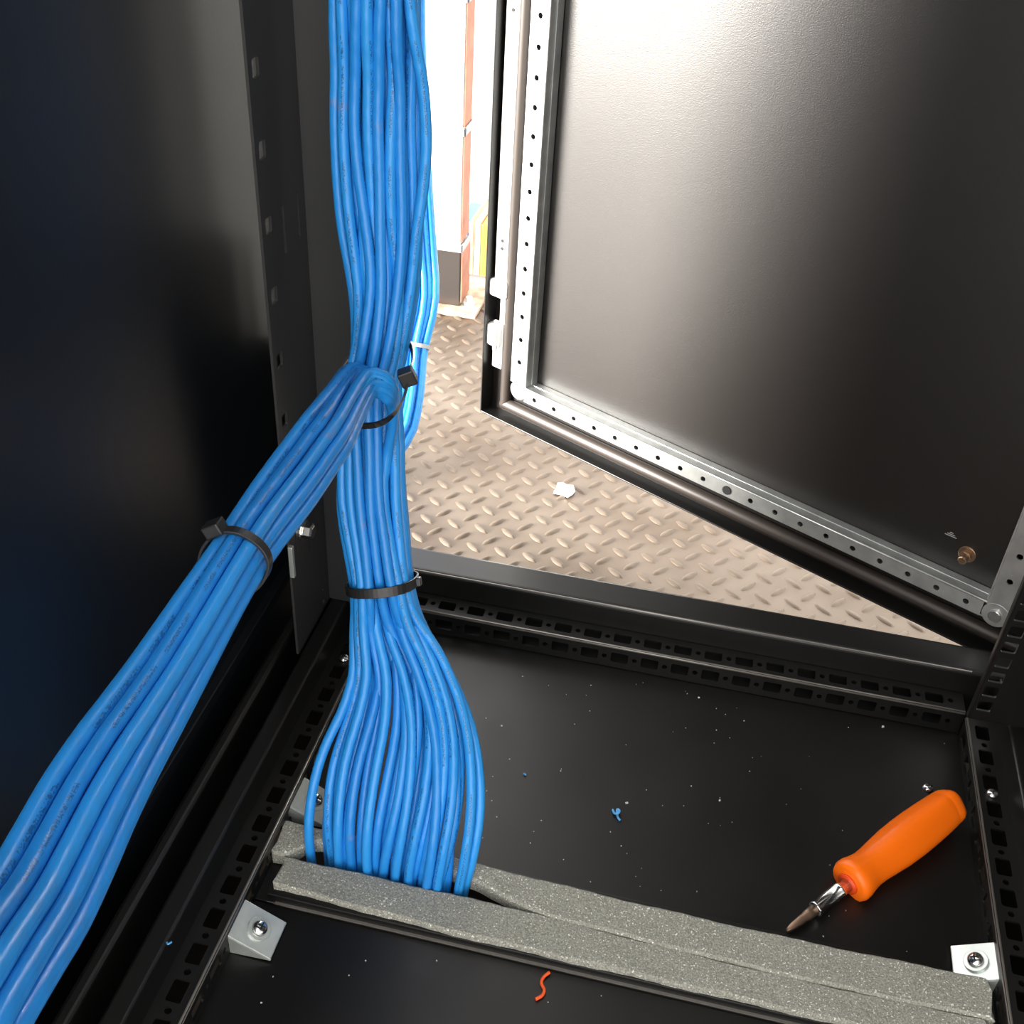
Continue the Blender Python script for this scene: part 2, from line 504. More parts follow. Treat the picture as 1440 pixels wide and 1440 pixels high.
for a in (math.radians(50), math.radians(-38)):
    b2 = bmesh.new(); lozenge(b2, 0, 0, a)
    me = bpy.data.meshes.new('raised_bar'); b2.normal_update(); b2.to_mesh(me); b2.free()
    me.materials.append(MT['plate'])
    for p in me.polygons: p.use_smooth = True
    protos.append(me)
for (x, y, a) in near:
    o = bpy.data.objects.new('raised_bar', protos[0] if a > 0 else protos[1])
    o.location = (x, y, PZ - 0.0001)
    link(o, plat)
bm = bmesh.new()
for s in spots:
    if s in nearset or s[1] > 1.5 or abs(s[0]) > 1.2: continue
    if s[1] < 0.745 and -0.31 < s[0] < 0.31: continue
    lozenge(bm, s[0], s[1], s[2], PZ - 0.0001)
finish('raised_bars_beyond', bm, 'plate', plat, smooth=True, kind='stuff')

# --- the ground below and beyond the platform edge
bm = bmesh.new()
box(bm, -12, 12, -10, 14, -0.75, -0.70)
gnd = finish('ground', bm, 'concrete', kind='structure')
gnd['label'] = 'pale concrete ground beyond the platform edge'

# ================================================================== PERFORATED RAILS
RX0, RX1 = -0.232, 0.243
def l_rail(name, label, O, ax, inward, L, a0):
    """L section rail: top face and front face, both with square and round openings every 25 mm"""
    root = empty(name, O, label, 'rail')
    W, Ht = 0.022, 0.023
    ho = []
    a = a0
    while a < L:
        ho.append(rect_hole(a, W / 2, 0.0071, 0.0051)); ho.append(round_hole(a + 0.0125, W / 2, 0.0022)); a += 0.025
    ax = Vector(ax); inn = Vector(inward)
    bm = bmesh.new()
    strip(bm, inn * -W, ax, inn, 0, L, 0, W, [dict(h) for h in ho])
    for v in bm.verts: v.co.z += Ht
    bm2 = bmesh.new()
    strip(bm2, (0, 0, 0), ax, Vector((0, 0, 1)), 0, L, 0, Ht, [dict(h) for h in ho])
    weld(bm); weld(bm2)
    bmesh.ops.recalc_face_normals(bm, faces=bm.faces); bmesh.ops.recalc_face_normals(bm2, faces=bm2.faces)
    for b_, want in ((bm, Vector((0, 0, 1))), (bm2, inn)):
        b_.normal_update()
        if b_.faces[:][0].normal.dot(want) < 0: bmesh.ops.reverse_faces(b_, faces=b_.faces)
    finish('top_face', bm, 'black', root, solid=0.0015)
    finish('front_face', bm2, 'black', root, solid=0.0015)
    bm = bmesh.new()                                # rounded fold between the faces, edge highlight put into its pale colour
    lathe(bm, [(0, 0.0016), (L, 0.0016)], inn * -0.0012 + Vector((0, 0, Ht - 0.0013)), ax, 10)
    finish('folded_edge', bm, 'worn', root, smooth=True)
    return root

l_rail('perforated_rail', 'black perforated rail along the door sill', (-0.250, 0.680, 0.0005), (1, 0, 0), (0, -1, 0), 0.494, 0.0710 - 0.050)
l_rail('perforated_rail', 'black perforated rail on the left, under the diagonal cables', (-0.230, -0.02, 0.0005), (0, 1, 0), (1, 0, 0), 0.680, 0.012)
l_rail('perforated_rail', 'black perforated rail on the right, beside the screwdriver handle', (0.2435, 0.675, 0.0005), (0, -1, 0), (-1, 0, 0), 0.70, 0.014)

# ================================================================== CORNER POST (left) AND RACK RAIL (right)
post = empty('corner_post', (-0.267, 0.60, 0.047), 'black corner post with square holes beside the hanging cables', 'post')
def local(o, p): return Vector(p) - o.location
bm = bmesh.new()
ho = [rect_hole(0.4772 + 0.0452 * k - 0.047, 0.0905 - 0.0805, 0.0052, 0.0045) for k in range(-5, 30)]
ho = [h for h in ho if not 0.08 < h['c'][0] < 0.12]
ho += [rect_hole(0.10, 0.012, 0.009, 0.0012)]
O = local(post, (-0.267, 0.580, 0.047))
strip(bm, O, (0, 0, 1), (0, 1, 0), 0, 1.90, 0, 0.024, ho)
sl = [rect_hole(z - 0.047, 0.0318 - 0.024 + 0.024, 0.0155, 0.0018) for z in (0.376, 0.66, 0.94)]
strip(bm, O, (0, 0, 1), (0, 1, 0), 0, 1.90, 0.024, 0.042, [rect_hole(0.085, 0.036, 0.012, 0.0012)] + sl)
sl2 = [rect_hole(z - 0.047, 0.0555, 0.0150, 0.0018) for z in (0.377, 0.66, 0.94)]
strip(bm, O, (0, 0, 1), (0, 1, 0), 0, 1.90, 0.042, 0.068, [round_hole(0.0075, 0.055, 0.002), round_hole(0.0195, 0.055, 0.002), rect_hole(0.089, 0.054, 0.010, 0.0012)] + sl2)
weld(bm); bm.normal_update()
bmesh.ops.recalc_face_normals(bm, faces=bm.faces)
if bm.faces[:][0].normal.x < 0: bmesh.ops.reverse_faces(bm, faces=bm.faces)
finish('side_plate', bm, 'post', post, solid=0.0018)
bm = bmesh.new()
box(bm, -0.2688, -0.226, 0.648, 0.650, 0.047, 1.95)
box(bm, -0.228, -0.226, 0.650, 0.700, 0.047, 1.95)
box(bm, -0.309, -0.226, 0.700, 0.702, 0.047, 0.25)  # unseen closing plates from here, added to shape light leaking onto the left wall
box(bm, -0.309, -0.296, 0.700, 0.702, 0.25, 1.95)
box(bm, -0.284, -0.272, 0.700, 0.702, 0.25, 0.33)  # added half cover, fades the lower end of that light stripe
box(bm, -0.272, -0.226, 0.700, 0.702, 0.25, 1.95)
for v in bm.verts: v.co -= post.location
finish('front_plate_and_light_baffle', bm, 'post', post, bevel=0.0007)
bm = bmesh.new()
box(bm, -0.2675, -0.2640, 0.5775, 0.5812, 0.125, 0.153)
for v in bm.verts: v.co -= post.location
finish('edge_clip', bm, 'zinc', post, bevel=0.0006)

bolt = empty('hex_bolt', (-0.267, 0.6044, 0.1492), 'shiny hex bolt on the corner post, below the diagonal cables', 'bolt')
bm = bmesh.new(); lathe(bm, [(0, 0.0085), (0.0016, 0.0085)], (0, 0, 0), (1, 0, 0), 20)
finish('washer', bm, 'chrome', bolt, bevel=0.0003)
bm = bmesh.new(); lathe(bm, [(0.0016, 0.0064), (0.0075, 0.0064), (0.009, 0.0050)], (0, 0, 0), (1, 0, 0), 6)
finish('head', bm, 'chrome', bolt, bevel=0.0004)

rr = empty('rack_rail', (0.236, 0.65, 0.047), 'black upright rack rail with square holes at the door hinge side', 'rail')
bm = bmesh.new()
ho = [rect_hole(0.061 - 0.047 + 0.0148 * k, 0.0082, 0.0050, 0.0050) for k in range(0, 110)]
strip(bm, (0, 0, 0), (0, 0, 1), (1, 0, 0), 0, 1.85, 0, 0.018, ho)
strip(bm, (0, 0, 0), (0, 0, 1), (1, 0, 0), 0, 1.85, 0.018, 0.072, [])
weld(bm); bmesh.ops.recalc_face_normals(bm, faces=bm.faces); bm.normal_update()
if bm.faces[:][0].normal.y > 0: bmesh.ops.reverse_faces(bm, faces=bm.faces)
finish('face_plate', bm, 'black', rr, solid=0.002)
bm = bmesh.new(); box(bm, -0.0008, 0.0008, -0.0004, 0.0045, 0, 1.85)
finish('return_flange', bm, 'black', rr, bevel=0.0006)

# ================================================================== CABINET DOOR
ang = math.atan2(dXY.y, dXY.x)
door = empty('cabinet_door', (hingeXY.x, hingeXY.y, 0.0), 'open black cabinet door with a galvanised perforated frame inside', 'door')
# local door axes: u from hinge to free edge, n toward the cabinet inside, z up
DT = oriented((0, 0, 0), (dXY.x, dXY.y, 0), (nXY.x, nXY.y, 0), (0, 0, 1))
def dbox(bm, u0, u1, n0, n1, z0, z1): box(bm, u0, u1, n0, n1, z0, z1, DT)
du, dn, dz = Vector((dXY.x, dXY.y, 0)), Vector((nXY.x, nXY.y, 0)), Vector((0, 0, 1))
DTOP = 1.90
bm = bmesh.new(); dbox(bm, 0.0, 0.589, -0.0205, -0.018, 0.030, DTOP)
finish('panel', bm, 'door', door)
bm = bmesh.new()
dbox(bm, 0.0, 0.589, -0.018, 0.0, 0.0288, 0.0304)
dbox(bm, 0.5876, 0.5892, -0.018, 0.0, 0.0288, DTOP)
dbox(bm, 0.0, 0.0016, -0.018, 0.0, 0.0288, DTOP)
finish('edge_lip', bm, 'black', door, bevel=0.0005)
# half round gasket bead, one run per side
def bead(p0, p1):
    bm = bmesh.new()
    a = du * p0[0] + dn * -0.0145 + dz * p0[1]; b = du * p1[0] + dn * -0.0145 + dz * p1[1]
    lathe(bm, [(-0.004, 0.0058), (0, 0.0062), ((b - a).length, 0.0062), ((b - a).length + 0.004, 0.0058)], a, b - a, 16)
    finish('gasket', bm, 'gasket', door, smooth=True)
bead((0.006, 0.0425), (0.5665, 0.0425))
bead((0.5665, 0.0425), (0.5665, DTOP - 0.02))
# galvanised hat frame: flange with holes at n = 0, inner wall running back to the panel
def flange(name, O, ax, ay, L0, L1, W, holes):
    bm = bmesh.new(); strip(bm, O, ax, ay, L0, L1, 0, W, holes); weld(bm)
    bmesh.ops.recalc_face_normals(bm, faces=bm.faces); bm.normal_update()
    if bm.faces[:][0].normal.dot(dn) < 0: bmesh.ops.reverse_faces(bm, faces=bm.faces)
    return finish(name, bm, 'galv', door, solid=0.0016)
FB0, FB1 = 0.065, 0.081
bh = [round_hole(0.518 - 0.0251 * k, 0.0072, 0.0026) for k in range(0, 20) if k != 9]
flange('bottom_frame', du * 0 + dz * FB0, du, dz, 0.053, 0.531, FB1 - FB0, bh)
vh = [round_hole(0.107 + 0.0251 * k, 0.0095, 0.0026) for k in range(0, 71)]
flange('side_frame', du * 0.5305, dz, du, 0.082, DTOP - 0.03, 0.0195, vh)
vh = [round_hole(0.107 + 0.0251 * k, 0.0090, 0.0026) for k in range(0, 71)]
flange('side_frame', du * 0.0320, dz, du, 0.079, DTOP - 0.03, 0.0190, vh)
bm = bmesh.new()                                    # inner walls with a small step half way
dbox(bm, 0.050, 0.531, -0.0175, -0.0005, FB1 - 0.0016, FB1)
dbox(bm, 0.050, 0.531, -0.0175, -0.0095, FB1, FB1 + 0.0006)
finish('frame_wall', bm, 'galv', door, bevel=0.0005)
bm = bmesh.new()
dbox(bm, 0.5300, 0.5316, -0.0175, -0.0005, FB1, DTOP - 0.03)
dbox(bm, 0.5288, 0.5300, -0.0175, -0.0085, FB1, DTOP - 0.03)
finish('frame_wall', bm, 'galv', door, bevel=0.0005)
bm = bmesh.new()
dbox(bm, 0.0500, 0.0516, -0.0175, 0.0020, 0.084, DTOP - 0.03)
finish('frame_wall', bm, 'galv', door, bevel=0.0005)
bm = bmesh.new()
dbox(bm, 0.0320, 0.0336, -0.0175, -0.0005, 0.079, DTOP - 0.03)
dbox(bm, 0.050, 0.531, -0.0175, -0.0005, FB0, FB0 + 0.0016)
dbox(bm, 0.5484, 0.5500, -0.0175, -0.0005, 0.082, DTOP - 0.03)
finish('frame_wall', bm, 'galv', door)
# raised bright fold line along the bottom flange
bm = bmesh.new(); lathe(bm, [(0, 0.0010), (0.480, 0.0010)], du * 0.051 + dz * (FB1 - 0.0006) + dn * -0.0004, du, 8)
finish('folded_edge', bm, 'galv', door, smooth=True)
# rounded corner tabs with a screw
def disc(name, u, z, r, n0, n1, m, sides=24):
    bm = bmesh.new(); lathe(bm, [(n0, r), (n1, r)], du * u + dz * z, dn, sides)
    return finish(name, bm, m, door, bevel=0.0003)
disc('corner_tab', 0.0415, 0.0720, 0.0110, -0.0016, 0.0002, 'galv')
disc('corner_tab', 0.5395, 0.0745, 0.0100, -0.0016, 0.0002, 'galv')
s = disc('corner_screw', 0.0415, 0.0720, 0.0052, 0.0002, 0.0030, 'chrome')
disc('rubber_plug', 0.2915, 0.0722, 0.0044, -0.0005, 0.0012, 'rubber')
# locking rod and its guides along the free edge
bm = bmesh.new(); dbox(bm, 0.5690, 0.5845, -0.0120, -0.0090, 0.178, DTOP - 0.1)
rod = finish('locking_rod', bm, 'white_metal', door, bevel=0.0008)
bm = bmesh.new(); dbox(bm, 0.5690, 0.5755, -0.0120, -0.0090, 0.135, 0.178)
finish('rod_neck', bm, 'white_metal', rod, bevel=0.0006)
bm = bmesh.new(); dbox(bm, 0.5700, 0.5830, -0.0120, -0.0085, 0.083, 0.136)
finish('rod_end', bm, 'white_metal', rod, bevel=0.0015)
bm = bmesh.new(); dbox(bm, 0.5670, 0.5885, -0.0180, -0.0045, 0.163, 0.181)
finish('rod_guide', bm, 'white_metal', door, bevel=0.003)
bm = bmesh.new(); dbox(bm, 0.5715, 0.5900, -0.0180, -0.0040, 0.108, 0.132)
g = finish('rod_guide', bm, 'white_metal', door, bevel=0.003)
bm = bmesh.new(); dbox(bm, 0.5735, 0.5790, -0.0050, -0.0030, 0.105, 0.127)
finish('guide_plate', bm, 'chrome', g, bevel=0.0005)
for z in (0.214, 0.222):
    disc('rod_screw', 0.5765, z, 0.0018, -0.0092, -0.0082, 'rubber', 10)
disc('rod_screw', 0.5765, 0.43, 0.0018, -0.0092, -0.0082, 'rubber', 10)
# earthing stud low on the panel
SO = du * 0.081 + dz * 0.103 + dn * -0.018
bm = bmesh.new(); lathe(bm, [(0, 0.0072), (0.0016, 0.0072)], SO, dn, 24)
st = finish('stud_washer', bm, 'brass', door, bevel=0.0004)
bm = bmesh.new(); lathe(bm, [(0.0016, 0.0052), (0.0062, 0.0052)], SO, dn, 6)
finish('stud_nut', bm, 'brass', st, bevel=0.0004)
bm = bmesh.new(); lathe(bm, [(0.0062, 0.0036), (0.0120, 0.0036), (0.0128, 0.0029)], SO, dn, 14)
finish('stud_thread', bm, 'brass', st)
# small engraved earth mark: three short bars
bm = bmesh.new()
for k, wv_ in enumerate((0.010, 0.0065, 0.003)):
    dbox(bm, 0.098 - wv_ / 2, 0.098 + wv_ / 2, -0.0182, -0.0178, 0.1120 + 0.0016 * k, 0.1126 + 0.0016 * k)
finish('earth_mark', bm, 'grey_tie', door)

# ================================================================== FOAM STRIPS IN THE CABLE SLOT
def foam_strip(name, label, xs, yf, yb, zt, zb):
    bm = bmesh.new(); rings = []
    for i, x in enumerate(xs):
        a, b = yf(x), yb(x); z1 = zt(x)
        j = lambda s: 0.0004 * math.sin(x * 90 + s) + 0.00018 * math.sin(x * 410 + 2 * s)
        rr_ = 0.0018
        prof = [(a + j(0), zb), (a + j(1), z1 - rr_), (a + rr_ + j(1), z1), (a + (b - a) * .33, z1 + j(2) * .8), (a + (b - a) * .66, z1 + j(3) * .8), (b - rr_ + j(4), z1), (b + j(4), z1 - rr_), (b + j(5), zb)]
        rings.append([bm.verts.new((x + (0.0015 * math.sin(k * 2.1) if i in (0, len(xs) - 1) else 0), y, z)) for k, (y, z) in enumerate(prof)])
    for A, B in zip(rings, rings[1:]):
        n = len(A)
        for k in range(n):
            bm.faces.new((A[k], A[(k + 1) % n], B[(k + 1) % n], B[k]))
    bm.faces.new(rings[0][::-1]); bm.faces.new(rings[-1])
    return finish(name, bm, 'foam', None, smooth=False, label=label, cat='foam')
xs = np.linspace(-0.219, 0.234, 120)
def bulge(x):                                       # the strips part where the cables pass
    return 0.5 * (math.tanh((x + 0.212) / 0.006) - math.tanh((x + 0.075) / 0.022))
foam_strip('foam_strip', 'pale grey foam strip at the front edge of the cable slot', xs,
           lambda x: 0.4025 + 0.004 * max(0, (-x - 0.10)) / 0.12, lambda x: 0.4300 - 0.0045 * max(0, math.sin((x + 0.05) * 9)) * (x > -0.05) , lambda x: 0.0120, 0.0075)
xs2 = np.linspace(-0.229, 0.238, 120)
foam_strip('foam_strip', 'grey foam strip behind the cables at the back of the cable slot', xs2,
           lambda x: 0.4285 + 0.0165 * bulge(x) - 0.004 * max(0, math.sin((x + 0.05) * 9)) * (x > -0.05), lambda x: 0.4565 - 0.004 * max(0, math.sin((x + 0.11) * 8)) * (x > -0.11), lambda x: 0.0135, 0.0026)

# ================================================================== ZINC WEDGE BRACKETS
def wedge(label, O, sx):
    root = empty('clamp_bracket', O, label, 'bracket')
    bm = bmesh.new()                                # sloping plate, high on the outer side
    hi, w, dp, t = 0.017, 0.027, 0.027, 0.0016
    L = [(-w / 2, -dp / 2, hi), (w / 2, -dp / 2, 0.002), (w / 2, dp / 2, 0.002), (-w / 2, dp / 2, hi)]
    lo = [bm.verts.new((sx * x, y, z)) for x, y, z in L]; up = [bm.verts.new((sx * x, y, z + t)) for x, y, z in L]
    bm.faces.new(lo[::-1]); bm.faces.new(up)
    for k in range(4): bm.faces.new((lo[k], lo[(k + 1) % 4], up[(k + 1) % 4], up[k]))
    finish('plate', bm, 'zinc', root, bevel=0.0005)
    bm = bmesh.new()
    tri = [(-w / 2, hi), (w / 2, 0.002), (-w / 2, 0.0005)]
    a = [bm.verts.new((sx * x, -dp / 2, z)) for x, z in tri]; b = [bm.verts.new((sx * x, -dp / 2 + 0.0015, z)) for x, z in tri]
    bm.faces.new(a); bm.faces.new(b[::-1])
    for k in range(3): bm.faces.new((a[k], a[(k + 1) % 3], b[(k + 1) % 3], b[k]))
    finish('gusset', bm, 'zinc', root)
    nrm = Vector((sx * 0.485, 0, 0.874)).normalized(); c = Vector((sx * 0.001, 0, 0.0112))
    bm = bmesh.new(); lathe(bm, [(-0.001, 0.0078), (0.0012, 0.0078)], c, nrm, 22)
    wsh = finish('washer', bm, 'zinc', root, bevel=0.0003)
    bm = bmesh.new(); lathe(bm, [(0.0012, 0.0052), (0.0032, 0.0048), (0.0046, 0.0030), (0.0050, 0.001)], c, nrm, 18)
    sc = finish('screw_head', bm, 'chrome', wsh, smooth=True)
    t1 = Vector((0, 1, 0)); t2 = nrm.cross(t1)
    bm = bmesh.new()
    for p, q in ((t1, t2), (t2, t1)):
        box(bm, -0.0026, 0.0026, -0.0005, 0.0005, 0.0044, 0.0054, oriented(c, p, q, nrm))
    finish('cross_recess', bm, 'rubber', wsh)
    return root
wedge('zinc wedge bracket in front of the left end of the foam', (-0.2165, 0.374, 0.0), 1)
wedge('zinc wedge bracket at the right end of the foam', (0.2335, 0.466, 0.0), -1)
wedge('zinc wedge bracket half hidden behind the cables and foam', (-0.2185, 0.478, 0.0), 1)

# small pan-head screws in the base
def screw(label, p, r=0.0042):
    root = empty('pan_head_screw', p, label, 'screw')
    bm = bmesh.new(); lathe(bm, [(0, r), (0.0016, r), (0.0030, r * 0.7), (0.0034, r * 0.2)], (0, 0, 0), (0, 0, 1), 16)
    finish('head', bm, 'chrome', root, smooth=True)
    bm = bmesh.new()
    box(bm, -0.0022, 0.0022, -0.0004, 0.0004, 0.0027, 0.0036); box(bm, -0.0004, 0.0004, -0.0022, 0.0022, 0.0027, 0.0036)
    finish('cross_recess', bm, 'rubber', root)
screw('small shiny screw on the base just behind the screwdriver handle', (0.2165, 0.6155, 0.0))
screw('small shiny screw at the left, below the tied cables', (-0.2410, 0.607, 0.0235))
screw('small shiny screw on the right rail, beside the screwdriver handle', (0.2545, 0.600, 0.0235))

# ================================================================== CABLES
D = 0.0067
def unit_disc(n):
    k = np.arange(n); r = np.sqrt((k + 0.5) / n); a = k * 2.399963
    return r * np.cos(a), r * np.sin(a)

def relax(P, w, dd, d, iters=60):
    for _ in range(iters):
        df = P[:, None, :] - P[None, :, :]
        dist = np.linalg.norm(df, axis=2) + np.eye(len(P))
        ov = np.clip(d - dist, 0, None); np.fill_diagonal(ov, 0)
        P = P + (df / dist[:, :, None] * ov[:, :, None] * 0.28).sum(1)
        q = np.sqrt((P[:, 0] / max(w - d / 2, 1e-4)) ** 2 + (P[:, 1] / max(dd - d / 2, 1e-4)) ** 2)
        k = np.where(q > 1, 1 - 0.35 * (1 - 1 / np.maximum(q, 1)), 1)
        P = P * k[:, None]
    return P

def bundle(stations, N, e1_hint, nst, flat, wander, d=D, seed=3, smooth=14):
    """stations rows: x,y,z,halfwidth. Returns N x nst x 3 strand points, plus frames."""
    r = np.random.default_rng(seed)
    S = catmull(stations, nst)
    C, W = S[:, :3], S[:, 3]
    T = np.gradient(C, axis=0); T /= np.linalg.norm(T, axis=1)[:, None]
    E1 = np.zeros_like(C); e = np.array(e1_hint, float)
    for i in range(nst):
        e = e - T[i] * np.dot(e, T[i]); e /= np.linalg.norm(e); E1[i] = e
    E2 = np.cross(E1, T)                             # depth axis, toward the viewer
    a, b = unit_disc(N)
    rank = np.argsort(np.argsort(a))
    fx = 2 * (rank + 0.5) / N - 1                    # evenly fanned
    fy = np.array([(-1, 0.9, -0.2, 1, -0.7, 0.3)[k % 6] for k in rank]) * 1.0
    ph = r.uniform(0, 6.28, (N, 4)); fq = r.uniform(0.8, 2.0, (N, 4))
    out = np.zeros((N, nst, 2))
    ddv = np.array([max(N * d * d / (np.pi * w), d * 0.75) for w in W])
    for i in range(nst):
        w, dd = W[i], ddv[i]; u = i / (nst - 1); f = flat(u); s_ = u * 6.28; wa = wander(u)
        nx = wa * (np.sin(fq[:, 0] * s_ + ph[:, 0]) * 0.6 + np.sin(fq[:, 1] * 2.2 * s_ + ph[:, 1]) * 0.4)
        ny = wa * np.sin(fq[:, 2] * 1.5 * s_ + ph[:, 2])
        P = np.stack([(a + nx) * (w - d / 2), (b + ny) * dd], 1)
        if f < 0.999: P = relax(P, w, dd, d, 40)
        F = np.stack([np.clip(fx + nx * 0.8, -1.05, 1.05) * (w - d / 2), (fy + ny) * dd * (0.8 - 0.3 * max(0, u - 0.8) / 0.2)], 1)
        out[:, i] = P * (1 - f) + F * f
    for rounds in range(3):
        for _ in range(smooth):
            out[:, 1:-1] = 0.25 * out[:, :-2] + 0.5 * out[:, 1:-1] + 0.25 * out[:, 2:]
        if rounds < 2:
            for i in range(nst):
                f = flat(i / (nst - 1))
                out[:, i] = out[:, i] * f + relax(out[:, i], W[i] * 1.02, ddv[i] * 1.05, d, 14) * (1 - f)
    X = C[None] + E1[None] * out[:, :, :1] + E2[None] * out[:, :, 1:]
    return X, C, E1, E2, T, out

def add_cable(pts, label, group, r=D / 2, name='network_cable', sides=10):
    c0 = np.array(pts[0])
    me = tube_mesh(name, pts, r, sides, random.uniform(0, 6.28))
    o = bpy.data.objects.new(name, me)
    return link(o, None, label, 'cable', group)

# ---- hanging bundle: from above, through the knot and the lower tie, fanning out into the foam slot
TR = [(-0.2005, 0.612, 0.78, 0.0235), (-0.2020, 0.611, 0.62, 0.0240),
      (-0.2043, 0.610, 0.5135, 0.0246), (-0.2050, 0.612, 0.4765, 0.0280), (-0.2055, 0.610, 0.4459, 0.0285),
      (-0.2030, 0.605, 0.3977, 0.0268), (-0.1993, 0.600, 0.3549, 0.0216), (-0.1993, 0.592, 0.3202, 0.0172),
      (-0.2022, 0.585, 0.2932, 0.0165), (-0.1990, 0.570, 0.2604, 0.0200), (-0.1954, 0.555, 0.2268, 0.0240),
      (-0.1883, 0.543, 0.1966, 0.0215), (-0.1828, 0.535, 0.1742, 0.0190), (-0.1761, 0.525, 0.1469, 0.0250),
      (-0.1625, 0.508, 0.1210, 0.0395), (-0.1540, 0.487, 0.0974, 0.0525), (-0.1505, 0.462, 0.0704, 0.0605),
      (-0.1505, 0.443, 0.0357, 0.0610), (-0.1515, 0.4390, 0.0061, 0.0550), (-0.1515, 0.4390, -0.040, 0.0540)]
NT = 34
def sm(a, b, t): t = min(max((t - a) / (b - a), 0), 1); return t * t * (3 - 2 * t)
X, C, E1, E2, T, out = bundle(TR, NT, (1, 0.05, 0), 120, lambda t: sm(0.69, 0.84, t), lambda t: 0.12 + 0.10 * math.exp(-((t - 0.36) / 0.12) ** 2) + 0.08 * sm(0.78, 0.95, t), seed=5, smooth=12)
tb = int(np.argmin(np.abs(C[:, 2] - 0.1745)))
mid_ = 0.5 * (out[:, tb].max(0) + out[:, tb].min(0)); ext_ = 0.5 * (out[:, tb].max(0) - out[:, tb].min(0)) + D / 2
BTIE = (C[tb] + E1[tb] * mid_[0] + E2[tb] * mid_[1], ext_)
# loosen: one strand bows away on the right of the upper bundle
i_up = int(np.argmin(np.abs(C[:, 2] - 0.43)))
kr = int(np.argmax(out[:, i_up, 0] - 0.3 * np.abs(out[:, i_up, 1])))
g = 0.0075 * np.exp(-((C[:, 2] - 0.445) / 0.055) ** 2)
X[kr] += E1 * g[:, None]
# sag out of the plane so the fan is not flat
order_fan = np.argsort(out[:, int(np.argmin(np.abs(C[:, 2] - 0.05))), 0])
for rank, k in enumerate(order_fan):
    pts = X[k].copy()
    jit = random.uniform(-1, 1)
    zz = C[:, 2]
    pts[:, 0] += 0.0016 * jit * np.sin((zz - 0.1) * 38 + jit * 5)
    if k == kr:
        lab = 'blue cable bowing out alone on the right of the upper hanging bundle'
        grp = 'blue cables of the hanging bundle'
    elif rank < 3:
        lab = 'blue cable %s where the hanging bundle enters the foam' % ('furthest left', 'second from the left', 'third from the left')[rank]; grp = 'blue cables of the hanging bundle'
    elif rank > NT - 4:
        lab = 'blue cable %s where the hanging bundle enters the foam' % ('furthest right', 'second from the right', 'third from the right')[NT - 1 - rank]; grp = 'blue cables of the hanging bundle'
    else:
        lab = 'blue network cable hanging in the tied vertical bundle, fanning into the foam slot'; grp = 'blue cables of the hanging bundle'
    add_cable(pts, lab, grp)

# ---- diagonal bundle: from near the camera up to the knot, hooked into the hanging bundle
DG = [(-0.1230, 0.030, 0.425, 0.0165), (-0.1385, 0.0954, 0.4058, 0.0165), (-0.1455, 0.123, 0.3940, 0.0167), (-0.1535, 0.1541, 0.3786, 0.0170),
      (-0.1655, 0.2062, 0.3669, 0.0168), (-0.1745, 0.2646, 0.3546, 0.0155), (-0.1805, 0.3395, 0.3469, 0.0130),
      (-0.1850, 0.4019, 0.3387, 0.0165), (-0.1880, 0.4551, 0.3339, 0.0175), (-0.1880, 0.5085, 0.3300, 0.0150)]
ND = 13
X, C, E1, E2, T, out = bundle(DG, ND, (0.75, -0.45, -0.25), 70, lambda t: 0.0, lambda t: 0.10 + 0.12 * math.exp(-((t - 0.25) / 0.2) ** 2), seed=21, smooth=8)
dtie_i = int(np.argmin(np.linalg.norm(C - np.array((-0.1802, 0.3395, 0.3469)), axis=1)))
DTIE = (C[dtie_i].copy(), E1[dtie_i].copy(), E2[dtie_i].copy(), T[dtie_i].copy(), np.abs(out[:, dtie_i]).max(0) + D / 2)
lat = out[:, -1, 0]
rank_l = np.argsort(lat)
for rk, k in enumerate(rank_l):
    pts = X[k]
    end = pts[-1]
    offx, offd = out[k, -1]
    if rk < 7:        # left ones slip in behind the front strands of the hanging bundle
        j = rk / 6.0
        tail = np.array([[-0.204 + 0.005 * j, 0.541 + 0.3 * offd, 0.3260 - 0.004 * j], [-0.202 + 0.005 * j, 0.562 + 0.3 * offd, 0.314 - 0.003 * j], [-0.200 + 0.004 * j, 0.570, 0.290], [-0.197 + 0.004 * j, 0.562, 0.250]])
    else:             # right ones turn over in a tight loop and dive down into the bundle
        j = (rk - 7) / 7.0
        q = 0.0125 * (1 - j)
        tail = np.array([[-0.1900 + 0.006 * j, 0.5310 + 0.2 * offd, 0.3290 - 0.014 * j], [-0.1830 + 0.003 * j, 0.5440 - 0.004 * j, 0.3250 - 0.017 * j], [-0.1790 + 0.000 * j, 0.5520 - 0.005 * j, 0.3120 - 0.014 * j], [-0.1800, 0.5560 - 0.003 * j, 0.2920 - 0.006 * j], [-0.1850, 0.5560, 0.2600], [-0.188, 0.545, 0.220]])
    allp = np.vstack([pts[:-5:3], tail])
    cur = catmull(allp, 90)
    if rk == 0:
        lab = 'blue cable along the upper left edge of the diagonal bundle'
    elif rk == ND - 1:
        lab = 'blue cable along the lower right edge of the diagonal bundle'
    else:
        lab = 'blue network cable inside the diagonal bundle running to the lower left corner'
    add_cable(cur, lab, 'blue cables of the diagonal bundle', sides=14)

